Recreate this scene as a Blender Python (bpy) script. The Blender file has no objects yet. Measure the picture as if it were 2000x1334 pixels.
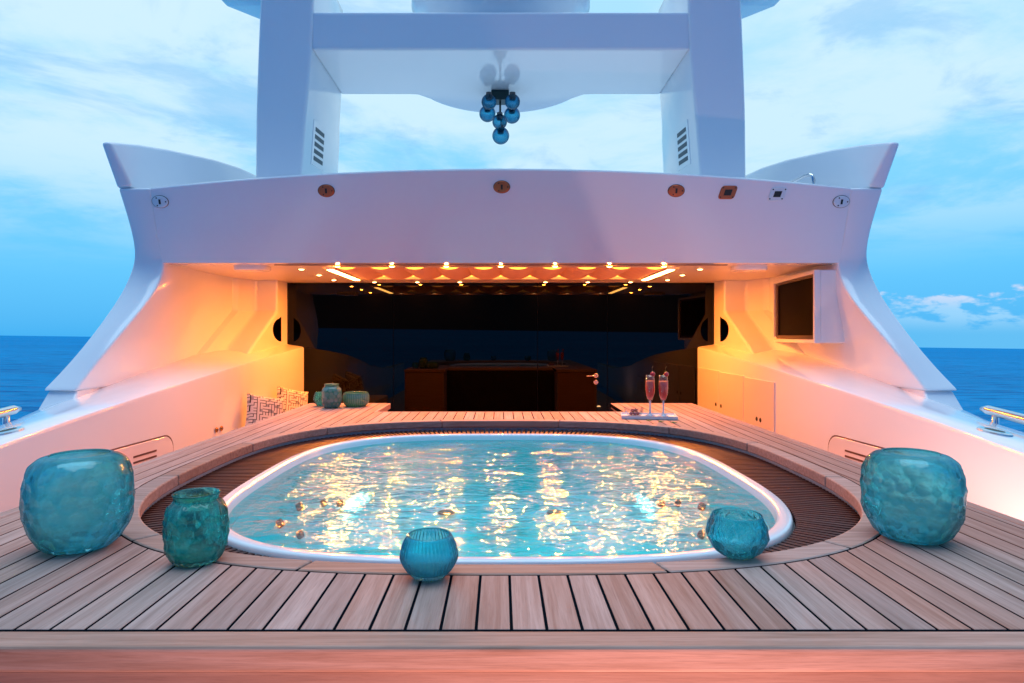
import bpy, bmesh, math, random
import numpy as np
from math import radians as R, sin, cos, pi
from mathutils import Vector, noise as mnoise

random.seed(7); np.random.seed(7)
sc = bpy.context.scene
C = sc.collection

# ------------------------------------------------------------------ camera
# the boat's own frame: x to starboard, y forward (metres from the lens), z up from the pool deck
F = 1250.0; CX = 978.0; CY = 655.0; EYE = 0.6
cam_d = bpy.data.cameras.new('camera'); cam = bpy.data.objects.new('camera', cam_d); C.objects.link(cam)
cam.location = (0, 0, EYE); cam.rotation_euler = (R(90), 0, 0)
cam_d.sensor_width = 36; cam_d.lens = 36 * F / 2000
cam_d.shift_x = (1000 - CX) / 2000; cam_d.shift_y = -(667 - CY) / 2000
cam_d.clip_start = 0.05; cam_d.clip_end = 120000
sc.camera = cam
def P(px, py, D): return ((px - CX) * D / F, D, EYE - (py - CY) * D / F)

# ------------------------------------------------------------------ world: pale evening sky with thin cloud
def lin(r, g, b):
    f = lambda c: ((c / 255 + 0.055) / 1.055) ** 2.4 if c > 10 else c / 255 / 12.92
    return (f(r), f(g), f(b), 1)
world = bpy.data.worlds.new('World'); sc.world = world; world.use_nodes = True
wn = world.node_tree.nodes; wl = world.node_tree.links; wn.clear()
def W(t, **kw):
    n = wn.new(t)
    for k, v in kw.items(): setattr(n, k, v)
    return n
def wmath(op, a, b=None, c=None):
    n = W('ShaderNodeMath', operation=op)
    for i, v in enumerate((a, b, c)):
        if v is None: continue
        if isinstance(v, (int, float)): n.inputs[i].default_value = v
        else: wl.new(v, n.inputs[i])
    return n.outputs[0]
def wmix(fac, a, b):
    n = W('ShaderNodeMix', data_type='RGBA')
    if isinstance(fac, (int, float)): n.inputs[0].default_value = fac
    else: wl.new(fac, n.inputs[0])
    for s, v in ((6, a), (7, b)):
        if isinstance(v, tuple): n.inputs[s].default_value = v
        else: wl.new(v, n.inputs[s])
    return n.outputs[2]
def wramp(fac, stops, interp='EASE'):
    n = W('ShaderNodeValToRGB'); cr = n.color_ramp; cr.interpolation = interp
    while len(cr.elements) < len(stops): cr.elements.new(0.5)
    for e, (p, c) in zip(cr.elements, stops): e.position = p; e.color = c
    wl.new(fac, n.inputs[0]); return n.outputs[0]
tc = W('ShaderNodeTexCoord'); sep = W('ShaderNodeSeparateXYZ'); wl.new(tc.outputs['Generated'], sep.inputs[0])
zc = wmath('MAXIMUM', sep.outputs[2], 0.0)
base = wramp(zc, [(0.0, lin(56, 164, 226)), (0.10, lin(88, 184, 234)), (0.22, lin(118, 196, 234)), (0.42, lin(158, 210, 238)), (1.0, lin(170, 214, 242))], 'LINEAR')
sky = W('ShaderNodeTexSky', sky_type='NISHITA'); sky.sun_disc = False
sky.sun_elevation = R(89); sky.sun_rotation = R(180)
skyb = W('ShaderNodeMix', data_type='RGBA', blend_type='MULTIPLY'); skyb.inputs[0].default_value = 1
wl.new(sky.outputs[0], skyb.inputs[6]); skyb.inputs[7].default_value = (0.1, 0.1, 0.1, 1)
col = wmix(0.94, skyb.outputs[2], base)
# cloud sheet: project the direction on a plane overhead
inv = wmath('DIVIDE', 1.0, wmath('ADD', zc, 0.12))
cmb = W('ShaderNodeCombineXYZ')
wl.new(wmath('MULTIPLY', sep.outputs[0], inv), cmb.inputs[0]); wl.new(wmath('MULTIPLY', sep.outputs[1], inv), cmb.inputs[1])
def wnoise(scale, detail, rough, dist, vec, off):
    m = W('ShaderNodeMapping'); m.inputs['Location'].default_value = off; wl.new(vec, m.inputs[0])
    n = W('ShaderNodeTexNoise'); n.inputs['Scale'].default_value = scale; n.inputs['Detail'].default_value = detail
    n.inputs['Roughness'].default_value = rough; n.inputs['Distortion'].default_value = dist
    wl.new(m.outputs[0], n.inputs['Vector']); return n.outputs[0]
n1 = wnoise(0.85, 8, 0.62, 0.25, cmb.outputs[0], (3.1, 0.4, 0))
n2 = wnoise(1.7, 8, 0.6, 0.5, cmb.outputs[0], (7.7, 2.2, 1))
hi = wramp(zc, [(0.07, (0, 0, 0, 1)), (0.26, (1, 1, 1, 1))])
veil = wramp(n1, [(0.36, (0, 0, 0, 1)), (0.58, (1, 1, 1, 1))])
col = wmix(wmath('MULTIPLY', wmath('MULTIPLY', veil, hi), 0.82), col, lin(196, 221, 236))
dark = wramp(n2, [(0.52, (0, 0, 0, 1)), (0.66, (1, 1, 1, 1))])
col = wmix(wmath('MULTIPLY', wmath('MULTIPLY', dark, hi), 0.5), col, lin(116, 176, 222))
# low cumulus on the horizon
az = wmath('ARCTAN2', sep.outputs[0], sep.outputs[1])
cv = W('ShaderNodeCombineXYZ'); wl.new(wmath('MULTIPLY', az, 9.0), cv.inputs[0]); wl.new(wmath('MULTIPLY', zc, 22.0), cv.inputs[1])
n3 = wnoise(1.6, 7, 0.55, 0.1, cv.outputs[0], (0.9, 0.3, 4))
edge = wmath('SUBTRACT', wmath('MULTIPLY', n3, 0.16), wmath('ADD', zc, 0.040))
cum = wmath('MULTIPLY', wramp(edge, [(0.0, (0, 0, 0, 1)), (0.012, (1, 1, 1, 1))]), wramp(wmath('ADD', wmath('MULTIPLY', sep.outputs[0], 0.5), 0.5), [(0.68, (0, 0, 0, 1)), (0.8, (1, 1, 1, 1))]))
cumc = wramp(zc, [(0.0, lin(96, 176, 222)), (0.03, lin(150, 198, 230)), (0.055, lin(206, 208, 226))])
col = wmix(wmath('MULTIPLY', cum, 0.8), col, cumc)
# evening: the sky astern, away from the afterglow, is deeper and dimmer
fall = wramp(wmath('MULTIPLY_ADD', sep.outputs[1], 0.5, 0.5), [(0.14, (0.05, 0.17, 0.46, 1)), (0.5, (0.58, 0.76, 0.97, 1)), (0.86, (1, 1, 1, 1))])
fm_ = W('ShaderNodeMix', data_type='RGBA', blend_type='MULTIPLY'); fm_.inputs[0].default_value = 1; wl.new(col, fm_.inputs[6]); wl.new(fall, fm_.inputs[7]); col = fm_.outputs[2]
bg = W('ShaderNodeBackground'); bg.inputs[1].default_value = 1.18; wl.new(col, bg.inputs[0])
wo = W('ShaderNodeOutputWorld'); wl.new(bg.outputs[0], wo.inputs[0])

# ------------------------------------------------------------------ sun: soft glow through cloud, high overhead
sd = bpy.data.lights.new('sun', 'SUN'); so = bpy.data.objects.new('sun', sd); C.objects.link(so)
sd.energy = 1.5; sd.angle = R(50); sd.color = (0.74, 0.92, 1.0)
so.rotation_euler = (R(1), 0, R(0)); so.location = (0, -5, 20)

sc.view_settings.view_transform = 'Standard'; sc.view_settings.look = 'None'
sc.view_settings.exposure = 0.1; sc.view_settings.gamma = 1.0
sc.render.engine = 'CYCLES'
sc.cycles.use_denoising = True
sc.cycles.max_bounces = 10; sc.cycles.diffuse_bounces = 4; sc.cycles.glossy_bounces = 5
sc.cycles.transmission_bounces = 10; sc.cycles.transparent_max_bounces = 16
sc.cycles.caustics_reflective = False; sc.cycles.caustics_refractive = False
sc.cycles.sample_clamp_indirect = 6.0

# ------------------------------------------------------------------ material helpers
class M:
    def __init__(s, name):
        s.m = bpy.data.materials.new(name); s.m.use_nodes = True
        s.t = s.m.node_tree; s.n = s.t.nodes; s.l = s.t.links
        s.b = s.n['Principled BSDF']; s.out = s.n['Material Output']
    def node(s, t, **kw):
        n = s.n.new(t)
        for k, v in kw.items(): setattr(n, k, v)
        return n
    def put(s, sock, v):
        if hasattr(v, 'is_output') or isinstance(v, bpy.types.NodeSocket): s.l.new(v, sock)
        else: sock.default_value = v
    def set(s, **kw):
        for k, v in kw.items(): s.put(s.b.inputs[k.replace('_', ' ')], v)
        return s
    def math(s, op, a, b=0.0):
        n = s.node('ShaderNodeMath', operation=op); s.put(n.inputs[0], a); s.put(n.inputs[1], b); return n.outputs[0]
    def mix(s, f, a, b, mode='MIX'):
        n = s.node('ShaderNodeMix', data_type='RGBA', blend_type=mode)
        s.put(n.inputs[0], f); s.put(n.inputs[6], a); s.put(n.inputs[7], b); return n.outputs[2]
    def ramp(s, f, stops, interp='LINEAR'):
        n = s.node('ShaderNodeValToRGB'); cr = n.color_ramp; cr.interpolation = interp
        while len(cr.elements) < len(stops): cr.elements.new(0.5)
        for e, (p, c) in zip(cr.elements, stops):
            e.position = p; e.color = c if len(c) == 4 else (*c, 1)
        s.put(n.inputs[0], f); return n.outputs[0]
    def coord(s, kind='Object', scale=(1, 1, 1), loc=(0, 0, 0), rot=(0, 0, 0)):
        t = s.node('ShaderNodeTexCoord'); m = s.node('ShaderNodeMapping')
        m.inputs['Scale'].default_value = scale; m.inputs['Location'].default_value = loc; m.inputs['Rotation'].default_value = rot
        s.l.new(t.outputs[kind], m.inputs[0]); return m
    def noise(s, vec, scale, detail=4, rough=0.5, dist=0.0):
        n = s.node('ShaderNodeTexNoise'); n.inputs['Scale'].default_value = scale; n.inputs['Detail'].default_value = detail
        n.inputs['Roughness'].default_value = rough; n.inputs['Distortion'].default_value = dist
        s.l.new(vec, n.inputs['Vector']); return n.outputs[0]
    def bump(s, h, strength, dist=0.01):
        n = s.node('ShaderNodeBump'); n.inputs['Strength'].default_value = strength; n.inputs['Distance'].default_value = dist
        s.l.new(h, n.inputs['Height']); return n.outputs[0]
    def rand(s): return s.node('ShaderNodeObjectInfo').outputs['Random']

def plain(name, c, rough=0.4, metal=0.0, **kw):
    m = M(name); m.set(Base_Color=(*c, 1), Roughness=rough, Metallic=metal)
    m.set(**kw); return m.m
def emit(name, c, s):
    m = M(name); m.set(Base_Color=(*c, 1), Emission_Color=(*c, 1), Emission_Strength=s); return m.m

def gelcoat():
    m = M('gelcoat'); v = m.coord('Object')
    n = m.noise(v.outputs[0], 1.3, 5, 0.6)
    m.set(Base_Color=m.mix(n, (0.81, 0.82, 0.84, 1), (0.85, 0.86, 0.87, 1)), Roughness=0.13,
          Coat_Weight=0.35, Coat_Roughness=0.06)
    m.set(Normal=m.bump(m.noise(v.outputs[0], 2.2, 2, 0.4), 0.06, 0.05))
    return m.m
def teak(name, lo, hi, grain_axis='y', red=(0.30, 0.12, 0.07), rough=0.7, redness=0.25):
    m = M(name); r = m.rand()
    sc_ = {'y': (60, 2.2, 60), 'x': (2.2, 60, 60), 'z': (60, 60, 2.2)}[grain_axis]
    t = m.node('ShaderNodeTexCoord'); mp = m.node('ShaderNodeMapping'); mp.inputs['Scale'].default_value = sc_
    add = m.node('ShaderNodeVectorMath', operation='ADD'); m.l.new(t.outputs['Object'], mp.inputs[0]); m.l.new(mp.outputs[0], add.inputs[0])
    cb = m.node('ShaderNodeCombineXYZ'); off = m.math('MULTIPLY', r, 91.0)
    for i in range(3): m.l.new(off, cb.inputs[i])
    m.l.new(cb.outputs[0], add.inputs[1])
    g = m.noise(add.outputs[0], 1.0, 6, 0.65, 0.4)
    g2 = m.noise(add.outputs[0], 6.0, 3, 0.6, 0.0)
    big = m.noise(m.coord('Object', tuple(c * 0.06 for c in sc_)).outputs[0], 1.0, 3, 0.5)
    c = m.ramp(g, [(0.30, lo), (0.70, hi)])
    c = m.mix(m.math('MULTIPLY', m.ramp(big, [(0.45, (0, 0, 0)), (0.72, (1, 1, 1))]), redness), c, (*red, 1))
    c = m.mix(m.math('MULTIPLY', m.ramp(g2, [(0.5, (0, 0, 0)), (0.75, (1, 1, 1))]), 0.35), c, (*[x * 0.55 for x in lo], 1))
    hs = m.node('ShaderNodeHueSaturation'); m.l.new(c, hs.inputs['Color'])
    m.l.new(m.math('ADD', m.math('MULTIPLY', r, 0.30), 0.85), hs.inputs['Value'])
    m.l.new(m.math('ADD', m.math('MULTIPLY', m.math('FRACT', m.math('MULTIPLY', r, 7.3)), 0.4), 0.78), hs.inputs['Saturation'])
    m.set(Base_Color=hs.outputs[0], Roughness=rough, Specular_IOR_Level=0.3, Normal=m.bump(g2, 0.25, 0.002))
    return m.m
def glass_coloured(name, c, deep, rough=0.12, body=0.2, bodyc=(.0, .82, 1.0)):
    """tinted glass wall: see-through, deeper towards the edge, paler where a cut thins it, a little milky"""
    m = M(name); lw = m.node('ShaderNodeLayerWeight'); lw.inputs[0].default_value = 0.4
    at = m.node('ShaderNodeAttribute'); at.attribute_name = 'cut'
    n = m.noise(m.coord('Object').outputs[0], 14, 4, 0.5)
    tint = m.mix(lw.outputs['Facing'], (*c, 1), (*deep, 1))
    tint = m.mix(m.math('MULTIPLY', at.outputs['Fac'], m.math('SUBTRACT', 1.0, m.math('MULTIPLY', lw.outputs['Facing'], .8))), tint, (*[min(1, x * .6 + .40) for x in c], 1))
    t0 = m.node('ShaderNodeBsdfTransparent'); m.l.new(tint, t0.inputs[0])
    rf = m.node('ShaderNodeBsdfRefraction'); m.l.new(tint, rf.inputs[0]); rf.inputs['IOR'].default_value = 1.3; rf.inputs['Roughness'].default_value = rough * .4
    tr = m.node('ShaderNodeMixShader'); tr.inputs[0].default_value = .6; m.l.new(t0.outputs[0], tr.inputs[1]); m.l.new(rf.outputs[0], tr.inputs[2])
    bc = m.mix(at.outputs['Fac'], (*bodyc, 1), (*[x * .66 + .30 for x in bodyc], 1))
    m.set(Base_Color=bc, Roughness=rough, IOR=1.5)
    tl = m.node('ShaderNodeBsdfTranslucent'); m.l.new(bc, tl.inputs[0])
    b = m.node('ShaderNodeMixShader'); b.inputs[0].default_value = .35; m.l.new(m.b.outputs[0], b.inputs[1]); m.l.new(tl.outputs[0], b.inputs[2])
    mx = m.node('ShaderNodeMixShader'); m.l.new(m.math('ADD', m.math('MULTIPLY', n, .24), body - .12), mx.inputs[0]); m.l.new(tr.outputs[0], mx.inputs[1]); m.l.new(b.outputs[0], mx.inputs[2])
    gl = m.node('ShaderNodeBsdfGlossy'); gl.inputs['Roughness'].default_value = rough * .6
    fac = m.math('ADD', m.math('MULTIPLY', m.math('POWER', lw.outputs['Facing'], 3.0), .45), .04)
    m2 = m.node('ShaderNodeMixShader'); m.l.new(fac, m2.inputs[0]); m.l.new(mx.outputs[0], m2.inputs[1]); m.l.new(gl.outputs[0], m2.inputs[2])
    m.l.new(m2.outputs[0], m.out.inputs[0]); return m.m
def water_pool():
    m = M('pool_water'); v = m.coord('Object', (1, 1.6, 1))
    a = m.noise(v.outputs[0], 4.8, 3, 0.5, 0.8); b = m.noise(v.outputs[0], 22.0, 2, 0.5, 0.4)
    h = m.math('ADD', a, m.math('MULTIPLY', b, 0.20))
    nrm = m.bump(h, 0.55, 0.026)
    fr = m.node('ShaderNodeFresnel'); fr.inputs[0].default_value = 1.34; m.l.new(nrm, fr.inputs[1])
    gl = m.node('ShaderNodeBsdfGlossy'); gl.inputs['Roughness'].default_value = 0.055; m.l.new(nrm, gl.inputs['Normal'])
    tr = m.node('ShaderNodeBsdfRefraction'); tr.inputs[0].default_value = (0.22, 0.90, 0.95, 1); tr.inputs['IOR'].default_value = 1.33; tr.inputs['Roughness'].default_value = 0.02; m.l.new(nrm, tr.inputs['Normal'])
    t2 = m.node('ShaderNodeBsdfTransparent'); t2.inputs[0].default_value = (0.22, 0.90, 0.95, 1); m3 = m.node('ShaderNodeMixShader'); m3.inputs[0].default_value = .8; m.l.new(tr.outputs[0], m3.inputs[1]); m.l.new(t2.outputs[0], m3.inputs[2]); tr = m3
    mx = m.node('ShaderNodeMixShader'); m.l.new(fr.outputs[0], mx.inputs[0]); m.l.new(tr.outputs[0], mx.inputs[1]); m.l.new(gl.outputs[0], mx.inputs[2])
    m.l.new(mx.outputs[0], m.out.inputs[0]); return m.m
def sea_mat():
    m = M('sea_water'); v = m.coord('Object', (0.55, 1, 1))
    a = m.noise(v.outputs[0], 0.05, 6, 0.6, 0.4); b = m.noise(v.outputs[0], 0.5, 6, 0.65, 0.5)
    h = m.math('ADD', m.math('MULTIPLY', a, 2.2), m.math('MULTIPLY', b, 0.55))
    nrm = m.bump(h, 1.0, 2.4)
    d = m.node('ShaderNodeBsdfDiffuse'); m.l.new(nrm, d.inputs['Normal'])
    c = m.mix(m.ramp(m.noise(v.outputs[0], 0.012, 4), [(0.35, (0, 0, 0)), (0.65, (1, 1, 1))]), (0.0, 0.24, 0.52, 1), (0.0, 0.30, 0.62, 1))
    rp = m.noise(m.coord('Object', (0.28, 1, 1)).outputs[0], 0.42, 5, 0.6, 0.6)  # ripple streaks: wave shade and reflection change painted into the sea's base colour
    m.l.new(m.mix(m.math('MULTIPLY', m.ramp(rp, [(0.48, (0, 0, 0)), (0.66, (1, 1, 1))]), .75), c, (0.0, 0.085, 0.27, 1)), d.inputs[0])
    g = m.node('ShaderNodeBsdfGlossy'); g.inputs['Roughness'].default_value = .12; m.l.new(nrm, g.inputs['Normal'])
    mx = m.node('ShaderNodeMixShader'); mx.inputs[0].default_value = .06; m.l.new(d.outputs[0], mx.inputs[1]); m.l.new(g.outputs[0], mx.inputs[2]); m.l.new(mx.outputs[0], m.out.inputs[0])
    return m.m
def cushion_mat():
    """cream cloth woven with an angular black maze: each cell draws one of its edges"""
    m = M('maze_fabric'); v = m.coord('Object', (34, 34, 34))
    fl = m.node('ShaderNodeVectorMath', operation='FLOOR'); m.l.new(v.outputs[0], fl.inputs[0])
    fr = m.node('ShaderNodeVectorMath', operation='FRACTION'); m.l.new(v.outputs[0], fr.inputs[0])
    s1 = m.node('ShaderNodeSeparateXYZ'); m.l.new(fl.outputs[0], s1.inputs[0]); c2 = m.node('ShaderNodeCombineXYZ'); m.l.new(s1.outputs[0], c2.inputs[0]); m.l.new(s1.outputs[1], c2.inputs[1])
    wn_ = m.node('ShaderNodeTexWhiteNoise', noise_dimensions='2D'); m.l.new(c2.outputs[0], wn_.inputs['Vector'])
    r = wn_.outputs['Value']; s2 = m.node('ShaderNodeSeparateXYZ'); m.l.new(fr.outputs[0], s2.inputs[0])
    lx = m.math('LESS_THAN', s2.outputs[0], .22); ly = m.math('LESS_THAN', s2.outputs[1], .22); a = m.math('GREATER_THAN', r, .48)
    line = m.math('ADD', m.math('MULTIPLY', lx, a), m.math('MULTIPLY', ly, m.math('SUBTRACT', 1.0, a)))
    cloth = m.mix(m.math('GREATER_THAN', r, .86), (0.74, 0.68, 0.62, 1), (0.34, 0.34, 0.35, 1))
    m.set(Base_Color=m.mix(m.math('MINIMUM', line, 1.0), cloth, (0.015, 0.012, 0.014, 1)), Roughness=0.85); return m.m

WHITE = gelcoat()
WHITE_IN = plain('white_lacquer', (0.80, 0.77, 0.74), 0.3, Coat_Weight=0.2)
CEIL = plain('ceiling_panel', (0.72, 0.66, 0.62), 0.35)
TEAK = teak('weathered_teak', (0.30, 0.165, 0.13), (0.52, 0.335, 0.285), 'y')
TEAKX = teak('weathered_teak_across', (0.30, 0.17, 0.13), (0.51, 0.33, 0.275), 'x')
TEAKF = teak('front_teak', (0.34, 0.19, 0.145), (0.54, 0.34, 0.27), 'x', red=(0.36, 0.10, 0.06), redness=0.5)
CAULK = plain('black_caulk', (0.004, 0.006, 0.009), 0.9, Specular_IOR_Level=0.0)
DARKWOOD = teak('dark_slat_wood', (0.026, 0.008, 0.007), (0.075, 0.022, 0.018), 'y', red=(0.10, 0.02, 0.014), rough=0.5)
ACRYLIC = plain('white_acrylic', (0.80, 0.81, 0.83), 0.12, Coat_Weight=0.4)
BASIN = plain('basin_acrylic', (0.24, 0.86, 0.88), 0.3)
BLACKGLASS = plain('black_glass', (0.0003, 0.0003, 0.0004), 0.015, IOR=1.32)
SCREEN = plain('screen_black', (0.0004, 0.0004, 0.0004), 0.4, Specular_IOR_Level=0.02)
STEEL = plain('polished_steel', (0.75, 0.75, 0.76), 0.12, 1.0)
SATIN = plain('pale_satin_metal', (0.72, 0.78, 0.80), 0.35, 0.2)
JETM = plain('brown_fitting', (0.07, 0.045, 0.03), 0.7)
COPPER = plain('red_copper', (0.50, 0.13, 0.06), 0.38, 0.85)
BRONZE = plain('bronze_metal', (0.42, 0.20, 0.08), 0.25, 1.0)
DARK = plain('dark_recess', (0.012, 0.010, 0.010), 0.5)
SEAM = plain('seam_shadow_gap', (0.10, 0.05, 0.045), 0.6)
FABRIC = plain('canopy_fabric', (0.70, 0.42, 0.28), 0.8)
COVE = emit('cove_glow', (1.0, 0.50, 0.07), 2.2)
STRIP = emit('led_strip_glow', (1.0, 0.44, 0.09), 60.0)
SPOTG = emit('spot_lens_glow', (1.0, 0.46, 0.16), 24.0)
UPL = emit('uplight_lens_glow', (1.0, 0.50, 0.20), 60.0)
POOLG = emit('pool_light_glow', (0.8, 1.0, 0.98), 2.0)
WARM = (1.0, 0.225, 0.016)

# ------------------------------------------------------------------ object helpers
ORG = {}
def thing(name, label, cat, loc=(0, 0, 0), group=None, kind=None):
    o = bpy.data.objects.new(name, None); C.objects.link(o); o.location = loc; o.empty_display_size = 0.1
    ORG[o.name] = Vector(loc); o['label'] = label
    if cat: o['category'] = cat
    if group: o['group'] = group
    if kind: o['kind'] = kind
    return o
def tag(o, label, cat=None, group=None, kind=None):
    o['label'] = label
    if cat: o['category'] = cat
    if group: o['group'] = group
    if kind: o['kind'] = kind
    return o
def finish(name, me, mat, parent=None, smooth=False, bevel=0, seg=2, loc=None, angle=35):
    o = bpy.data.objects.new(name, me); C.objects.link(o)
    me.materials.append(mat)
    if parent is not None:
        o.parent = parent; org = ORG[parent.name]
        if loc is None: me.transform(__import__('mathutils').Matrix.Translation(-org)); ORG[o.name] = org.copy()
        else: o.location = Vector(loc) - org; ORG[o.name] = Vector(loc)
    else:
        if loc is None: loc = (0, 0, 0)
        o.location = loc; ORG[o.name] = Vector(loc)
    if smooth:
        for p in me.polygons: p.use_smooth = True
    if bevel:
        b = o.modifiers.new('bevel', 'BEVEL'); b.width = bevel; b.segments = seg; b.limit_method = 'ANGLE'; b.angle_limit = R(angle); b.harden_normals = False
    return o
def mesh(name, v, f, mat, parent=None, up=False, **kw):
    me = bpy.data.meshes.new(name); me.from_pydata([tuple(x) for x in v], [], f)
    bm = bmesh.new(); bm.from_mesh(me); bmesh.ops.recalc_face_normals(bm, faces=bm.faces)
    if up and sum(q.normal.z * q.calc_area() for q in bm.faces) < 0: bmesh.ops.reverse_faces(bm, faces=bm.faces)
    bm.to_mesh(me); bm.free()
    return finish(name, me, mat, parent, **kw)
def boxv(x0, x1, y0, y1, z0, z1):
    v = [(x, y, z) for x in (x0, x1) for y in (y0, y1) for z in (z0, z1)]
    f = [(0, 1, 3, 2), (4, 6, 7, 5), (0, 4, 5, 1), (2, 3, 7, 6), (0, 2, 6, 4), (1, 5, 7, 3)]
    return v, f
def box(name, b, mat, parent=None, **kw):
    v, f = boxv(*b); return mesh(name, v, f, mat, parent, **kw)
def multi(parts):
    V = []; Fc = []
    for v, f in parts:
        o = len(V); V += list(v); Fc += [tuple(i + o for i in q) for q in f]
    return V, Fc
def loft(rows, cap=True, closed=True):
    """rows: list of equally long point loops -> skin."""
    n = len(rows[0]); v = [p for r in rows for p in r]; f = []
    for i in range(len(rows) - 1):
        for j in range(n if closed else n - 1):
            k = (j + 1) % n
            f.append((i * n + j, i * n + k, (i + 1) * n + k, (i + 1) * n + j))
    if cap: f.append(tuple(range(n))); f.append(tuple((len(rows) - 1) * n + j for j in range(n)))
    return v, f
def lathe(prof, seg, c=(0, 0, 0), fn=None):
    rows = []
    for i, (r, z) in enumerate(prof):
        row = []
        for j in range(seg):
            a = 2 * pi * j / seg; rr = r + (fn(a, z, i) if fn else 0)
            row.append((c[0] + rr * cos(a), c[1] + rr * sin(a), c[2] + z))
        rows.append(row)
    return loft(rows, cap=True)
def tube(pts, r, seg=10):
    pts = [Vector(p) for p in pts]; rows = []; up = Vector((0, 0, 1))
    for i, p in enumerate(pts):
        d = (pts[min(i + 1, len(pts) - 1)] - pts[max(i - 1, 0)]).normalized()
        a = d.cross(up); a = a.normalized() if a.length > 1e-4 else Vector((1, 0, 0)); b = a.cross(d)
        rr = r[i] if isinstance(r, (list, tuple)) else r
        rows.append([p + (a * cos(2 * pi * k / seg) + b * sin(2 * pi * k / seg)) * rr for k in range(seg)])
    return loft(rows)
def prism(poly, lo, hi, axis='z'):
    """poly of 2D points extruded along an axis: z:(x,y) x:(y,z) y:(x,z)"""
    put = {'z': lambda p, t: (p[0], p[1], t), 'x': lambda p, t: (t, p[0], p[1]), 'y': lambda p, t: (p[0], t, p[1])}[axis]
    return loft([[put(p, lo) for p in poly], [put(p, hi) for p in poly]])
def lamp(name, kind, loc, energy, color, parent=None, **kw):
    d = bpy.data.lights.new(name, kind); d.energy = energy; d.color = color
    for k, v in kw.items(): setattr(d, k, v)
    o = bpy.data.objects.new(name, d); C.objects.link(o)
    if parent: o.parent = parent; o.location = Vector(loc) - ORG[parent.name]
    else: o.location = loc
    return o

# ================================================================== SETTING
sx, sy, s0 = -0.013, -0.0102, -6.2        # the boat sits a touch heeled and bow-up on the sea
def seaz(x, y): return s0 + sx * x + sy * y
S = 45000
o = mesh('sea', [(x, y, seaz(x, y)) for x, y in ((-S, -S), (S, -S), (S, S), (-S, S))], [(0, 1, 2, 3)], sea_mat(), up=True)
tag(o, 'open blue sea to the horizon on both sides of the yacht', kind='structure')
# dark coast astern, seen only as the black band mirrored in the glass wall
hv = []; hf = []; N = 90
for i in range(N + 1):
    x = -9000 + 18000 * i / N
    h = 430 + 190 * mnoise.noise(Vector((i * .09, 2.3, 0))) + 60 * mnoise.noise(Vector((i * .4, 7, 0)))
    for y, k in ((-2600, 0), (-2900, .45), (-3400, 1), (-4600, .9), (-5200, 0)):
        hv.append((x, y + 150 * mnoise.noise(Vector((i * .2, k * 3, 1))), seaz(x, y) - 8 + h * k * (1 + .15 * mnoise.noise(Vector((i * .7, k * 5, 3))))))
for i in range(N):
    for j in range(4): a = i * 5 + j; hf.append((a, a + 1, a + 6, a + 5))
tag(mesh('hills', hv, hf, plain('dark_hill', (0.012, 0.016, 0.018), 0.9), smooth=True), 'dark wooded coast astern, mirrored in the black glass', kind='structure')
FLOOR = -0.95
o = box('floor', (-2.75, 2.75, -4.5, 8.44, FLOOR - .08, FLOOR), TEAK); tag(o, 'sunken teak walkway floor round the pool platform', kind='structure')

# ================================================================== POOL DECK (platform)
HC, HA, HB, HN = 3.084, 1.39, 1.406, 2.8      # opening in the deck
def sq(a, b, n, c, m=720):
    """points of a superellipse evenly spaced by arc length"""
    t = np.linspace(0, 2 * pi, 4001)
    x = a * np.sign(np.cos(t)) * np.abs(np.cos(t)) ** (2 / n); y = c + b * np.sign(np.sin(t)) * np.abs(np.sin(t)) ** (2 / n)
    s = np.concatenate([[0], np.cumsum(np.hypot(np.diff(x), np.diff(y)))]); u = np.linspace(0, s[-1], m, endpoint=False)
    return np.stack([np.interp(u, s, x), np.interp(u, s, y)], 1)
def sqy(x, a, b, n, c, side):
    k = abs(x / a)
    return None if k >= 1 else c + side * b * (1 - k ** n) ** (1 / n)
MW = 0.075
MA, MB = HA + MW, HB + MW
deck = thing('pool_deck', 'weathered teak pool deck with black caulked seams', None, (0, 3, 0), kind='structure')
YF, YB, YW, XW, XN = 1.304, 5.04, 5.67, 1.645, 1.0
PW = 0.0725; G = 0.0033
seams = [0.022 + PW * k for k in range(-40, 41)]
bedv = []
def plank_poly(x0, x1, lo, hi):
    """lo / hi are functions of x giving the plank's two ends"""
    xs = np.linspace(x0, x1, 5)
    return [(x, lo(x)) for x in xs] + [(x, hi(x)) for x in xs[::-1]]
def add_plank(poly):
    v, f = prism(poly, -0.022, 0.0)
    return mesh("plank", v, f, TEAK, deck, bevel=0.0008, seg=1)
bed = []
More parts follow.
